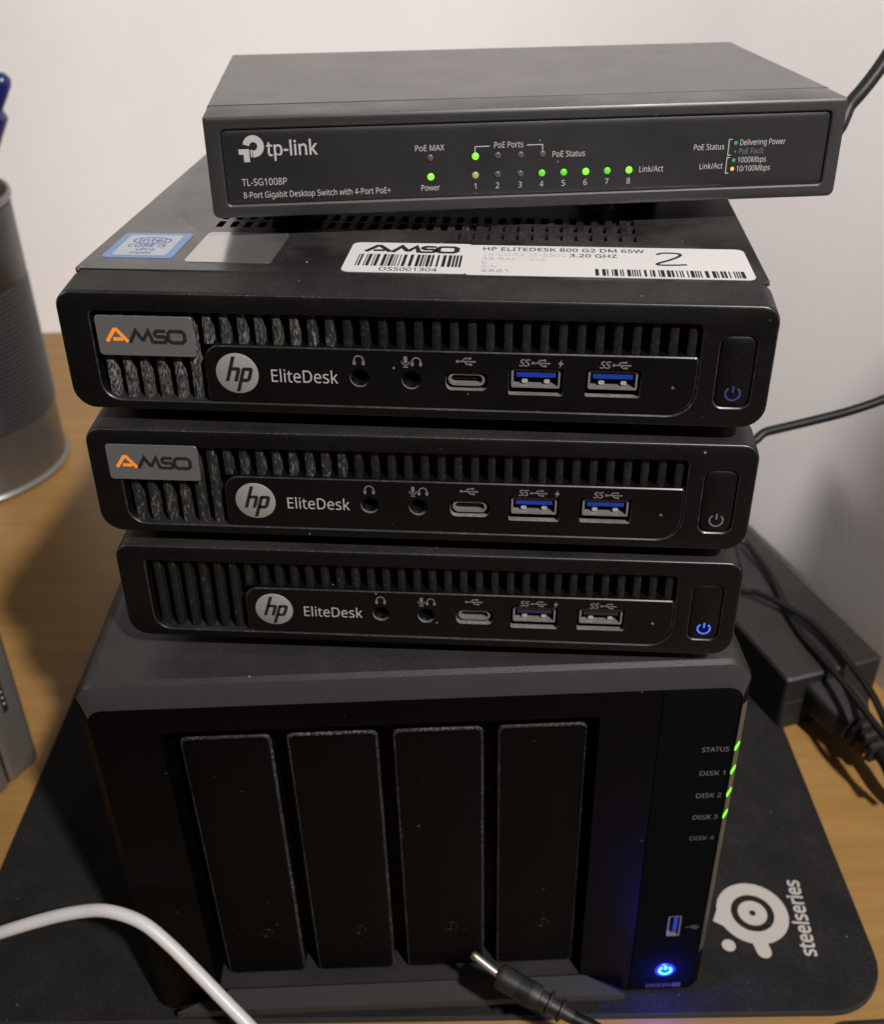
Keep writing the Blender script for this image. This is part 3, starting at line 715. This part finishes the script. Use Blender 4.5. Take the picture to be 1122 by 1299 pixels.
for i in range(9): a = aa - math.pi/2 + math.pi*i/8; cap.append((p1.x + 2.9*math.cos(a), p1.y + 2.9*math.sin(a)))
for i in range(9): a = aa + math.pi/2 + math.pi*i/8; cap.append((p0.x + 2.9*math.cos(a), p0.y + 2.9*math.sin(a)))
mb.add([(x, y, z + .015) for x, y in cap], [tuple(range(18))])
q0 = toL(at(905, 1168, 3)); q1 = toL(at(912, 1145, 3)); q2 = toL(at(930, 1180, 3)); mb.add([(q.x, q.y, z + .02) for q in (q0, q2, q1)], [(0, 1, 2)])
obj('printed_logo', mb.mesh('printed_logo', 'mat_print', fix=False), ma)
t0 = toL(at(1030, 1213, 3)); t1 = toL(at(1006, 1117, 3)); ln = (t1 - t0).length
tm = text_mesh('steelseries', 0, ln, 0, 6.0, 'mat_print', 'xy', 0, bold=.02)
obj('lettering', tm, ma, (t0.x + 2.2, t0.y, z), (0, 0, math.atan2(t1.y-t0.y, t1.x-t0.x)))

# ------------------------------------------------------------------ cables and plugs
mb = MB()
wc = [(-330, 40, 4.5), (-235, 30, 14), (-190, 18, 38)] + [tuple(pix(u, v, d)) for u, v, d in ((0, 1183, 356), (60, 1165, 352), (105, 1156, 349), (140, 1156, 346), (180, 1170, 344), (215, 1198, 343), (250, 1233, 342), (285, 1269, 341), (322, 1307, 340), (362, 1352, 338))] + [(-28, -66, 14), (0, -105, 4), (40, -170, 4)]
wc = wc[3:]; wc = [tuple(pix(-70, 1207, 368)), tuple(pix(-200, 1235, 385))][::-1] + wc
tube(mb, wc, 2.2, 16)
obj('white_cable', mb.mesh('white_cable', 'white_cable', 60), label='white round cable arching across the mat in front of the drive enclosure', cat='cable')

dc = thing('power_plug', 'black barrel power plug with bare metal tip in front of the drive trays', 'plug')
A = pix(600, 1210, 352); B = pix(632, 1236, 350); Cc = pix(727, 1290, 344)
ax = (Cc - B).normalized()
mb = MB(); tube(mb, [A + (B-A)*.12, B + ax*1], 1.2, 16, smooth=False); obj('barrel', mb.mesh('barrel', 'nickel', 60), dc)
mb = MB(); tube(mb, [A - (B-A)*.02, A + (B-A)*.05, A + (B-A)*.14], 1, 16, smooth=False, radii=[1.2, 1.5, 1.5]); obj('tip_insulator', mb.mesh('tip_insulator', 'brass', 60), dc)
Lg = (Cc - B).length; prof = [(0, 4.0), (.02, 4.7), (.06, 4.9)]
for k in range(8): prof += [(.26+k*.022, 4.9), (.265+k*.022, 4.6), (.275+k*.022, 4.6), (.28+k*.022, 4.9)]
prof += [(.5, 4.9), (.55, 4.6), (.56, 3.6), (.66, 3.5), (.67, 4.9), (.70, 4.9), (.71, 3.3), (.82, 3.1), (.83, 4.5), (.86, 4.5), (.87, 2.9), (1.0, 2.6)]
mb = MB(); tube(mb, [B + (Cc-B)*t for t, _ in prof], 1, 24, smooth=False, radii=[r_*.86 for _, r_ in prof]); obj('grip', mb.mesh('grip', 'rubber', 40), dc)
mb = MB(); tube(mb, [B + (Cc-B)*.95, Cc, Cc + ax*14, Cc + ax*30 + Vector((4, -8, -6)), (112, -75, 4), (140, -140, 3.0), (150, -220, 2.6)], 2.2, 14); obj('lead', mb.mesh('lead', 'cable', 60), dc)

# lead behind the switch
mb = MB()
tube(mb, [(98, 150, 297), (110, 163, 298), tuple(pix(1040, 172, 352)), tuple(pix(1080, 131, 348)), tuple(pix(1104, 103, 346)), tuple(pix(1126, 72, 344)), tuple(pix(1165, 10, 340)), tuple(pix(1210, -90, 336))], 2.4, 14)
obj('switch_cable', mb.mesh('switch_cable', 'cable', 60), label='black cable rising from the back of the switch past the wall', cat='cable')
mb = MB()
tube(mb, [(88, 176, 176), tuple(pix(930, 558, 425)), tuple(pix(975, 547, 422)), tuple(pix(1030, 534, 419)), tuple(pix(1080, 521, 416)), tuple(pix(1130, 503, 413)), tuple(pix(1190, 472, 408)), tuple(pix(1300, 400, 400))], 1.9, 14)
obj('wall_cable', mb.mesh('wall_cable', 'cable', 60), label='black cable running out from behind the top computer along the wall', cat='cable')

# power adapter with its mains lead
br = thing('power_adapter', 'black box-shaped power adapter lying on the desk between mouse mat and wall', 'power adapter', (174.5, 140.5, 0), (0, 0, R(16.0)))
mb = MB(); o = lambda d: rr(d, 54-d, d, 160-d, 2.2, 4)
mb.loft([ring_z(o(1.2), .3), ring_z(o(0), 1.5), ring_z(o(0), 17.4), ring_z(o(.5), 17.6), ring_z(o(.5), 18.0), ring_z(o(0), 18.2), ring_z(o(0), 32), ring_z(o(1.0), 33.2)])
obj('case', mb.mesh('case', 'brick', 25), br)
pl = thing('mains_plug', 'ridged black mains connector pushed into the end of the power adapter', 'plug')
A = at(1042, 872, 20); B = at(1098, 935, 17); Cc = at(1128, 972, 14); ax = (B - A).normalized(); sd = Vector((0, 0, 1)).cross(ax).normalized(); upv = ax.cross(sd)
def ringp(c_, a, b_, n=5): return [c_ + sd*x + upv*y for x, y in rr(-a, a, -b_, b_, min(a, b_)*.45, n)]
mb = MB(); mb.loft([ringp(A - ax*3, 11.5, 7.5), ringp(A + ax*10, 11.5, 7.8), ringp(A + (B-A)*.62, 10.5, 7.8), ringp(A + (B-A)*.74, 8.0, 7.0)])
obj('connector_body', mb.mesh('connector_body', 'rubber', 40), pl)
for k in range(4):
    q = A + (B-A)*(.78 + .16*k); a = 7.8 - k*.7
    mb = MB(); mb.loft([ringp(q - ax*1.7, a-1, a-1.6), ringp(q - ax*1.2, a, a-.6), ringp(q + ax*1.2, a, a-.6), ringp(q + ax*1.7, a-1, a-1.6)]); obj('strain_relief_ring', mb.mesh('strain_relief_ring', 'rubber', 40), pl)
mb = MB(); tube(mb, [A + (B-A)*.7, B, B + ax*14, B + ax*30 + Vector((0, -6, -4)), (246, 60, 5), (252, -10, 4), (258, -120, 4)], 3.6, 14); obj('lead', mb.mesh('lead', 'cable', 60), pl)
mb = MB(); tube(mb, [(118, 236, 60)] + [tuple(at(u, v, z)) for u, v, z in ((930, 682, 42), (960, 705, 38), (984, 740, 36), (1000, 776, 35.5), (1020, 808, 35.5), (1045, 836, 36), (1072, 868, 37), (1100, 905, 38), (1135, 950, 38), (1180, 1010, 30))], 1.75, 12)
obj('thin_cable', mb.mesh('thin_cable', 'cable', 60), label='thin black cable bending down across the adapter, the lower one where the two cross', cat='cable')
mb = MB(); tube(mb, [(104, 250, 50)] + [tuple(at(u, v, z)) for u, v, z in ((928, 742, 40), (962, 752, 40), (995, 768, 39.5), (1030, 790, 38), (1062, 822, 37), (1090, 856, 38), (1110, 886, 39), (1130, 930, 38), (1160, 1000, 30))], 1.75, 12)
obj('thin_cable', mb.mesh('thin_cable', 'cable', 60), label='thin black cable lying straighter over the adapter top, nearer the wall where the two cross', cat='cable')

# ------------------------------------------------------------------ tin, pens, laptop, case
tn = thing('tin_can', 'tall ribbed metal tin used as a pen holder, standing on the desk by the wall', 'tin', (-322, 432, 0))
prof = [(64.5, 0), (67.5, .8), (68, 2.5), (67, 4), (65.6, 5), (65.4, 26)]
prof += [(65.4, 184), (67.6, 186), (68, 188), (67.5, 190), (66.2, 190.2), (65.0, 189), (64.8, 150), (64.8, 6), (2, 5)]
mb = MB(); mb.loft([[(r_*math.cos(2*math.pi*k/72), r_*math.sin(2*math.pi*k/72), z) for k in range(72)] for r_, z in prof])
obj('can_wall', mb.mesh('can_wall', 'tin', 50), tn)
prof2 = [(66.45, 46)]
for k in range(29):
    z = 47 + k*3.1; prof2 += [(66.7, z), (65.5, z+1.55)]
prof2 += [(66.5, 138), (66.5, 184)]
mb = MB(); mb.loft([[(r_*math.cos(2*math.pi*k/72), r_*math.sin(2*math.pi*k/72), z) for k in range(72)] for r_, z in prof2], cap0=False, cap1=False)
obj('dark_wrap', mb.mesh('dark_wrap', 'wrap', 50), tn)
pn_ = thing('pen', 'blue pen leaning against the rim of the metal tin', 'pen')
a = Vector((-378, 425, 8)); b_ = at(5, 94, 428, 1); d = b_ - a; L_ = d.length
def along(k): return b_ - d.normalized()*k
mb = MB(); tube(mb, [a, along(75), along(60), along(24), along(21)], 1, 20, smooth=False, radii=[5.2, 6.4, 9.4, 9.4, 5.6]); obj('barrel', mb.mesh('barrel', 'pen', 50), pn_)
mb = MB(); tube(mb, [along(22), along(20), along(5), along(1.5), along(0)], 1, 20, smooth=False, radii=[4.4, 5.2, 5.6, 4.4, 2.0]); obj('end_cap', mb.mesh('end_cap', 'pen', 50), pn_)

lp = thing('laptop', 'silver laptop standing upright on its edge beside the mouse mat', 'laptop', (-185.5, 137.5, 0), (0, 0, R(-26)))
# local: x = away from the visible edge (negative), y = thickness towards the viewer (negative)
mb = MB(); o = lambda d: rr(-240+d, -d, -19.4+d, -d, 3.4, 6)
mb.loft([ring_z(o(1.5), .1), ring_z(o(.3), 1.2), ring_z(o(0), 3), ring_z(o(0), 252), ring_z(o(1.5), 254)]); obj('base', mb.mesh('base', 'laptop', 40), lp)
mb = MB(); o2 = lambda d: rr(-240+d, -d, -28.4+d, -20.0-d, 2.0, 6)
mb.loft([ring_z(o2(1.2), .1), ring_z(o2(.3), 1.2), ring_z(o2(0), 3), ring_z(o2(0), 252), ring_z(o2(1.2), 254)]); obj('screen_lid', mb.mesh('screen_lid', 'laptop', 40), lp)
obj('hinge_gap', m_box(-236, -.8, -20.1, -19.3, 2, 250, 'inner', 'hinge_gap'), lp)
mb = MB(); so_ = [(y, z) for y, z in rr(-12.6, -8.4, 38, 66, 2.0, 6)]; si_ = [(y, z) for y, z in rr(-12.1, -8.9, 38.5, 65.5, 1.6, 6)]
mb.loft([[(.02, y, z) for y, z in so_], [(.35, y, z) for y, z in so_], [(.35, y, z) for y, z in si_], [(.08, y, z) for y, z in si_]], 0, cap0=True, cap1=True)
pt = obj('charging_port', mb.mesh('charging_port', ['laptop'], 30), lp)
obj('port_floor', m_box(.09, .14, -11.9, -9.1, 38.8, 65.2, 'inner', 'port_floor'), pt)
for k in range(5):
    mb = MB(); mb.loft([[(x, -10.5 + q*math.cos(2*math.pi*j/10), 44 + k*3.4 + q*math.sin(2*math.pi*j/10)) for j in range(10)] for x, q in ((.1, .6), (.5, .5), (.6, .2))]); obj('contact_pin', mb.mesh('contact_pin', 'pin', 60), pt)
ca = thing('flat_case', 'black flat case with a rounded corner lying on the desk before the mat', 'case', (147, -13, 0), (0, 0, R(1)))
mb = MB(); slab_z(mb, rr(0, 140, -90, 0, 9, 7), .2, 7, 1.6); obj('case_body', mb.mesh('case_body', 'case', 40), ca)
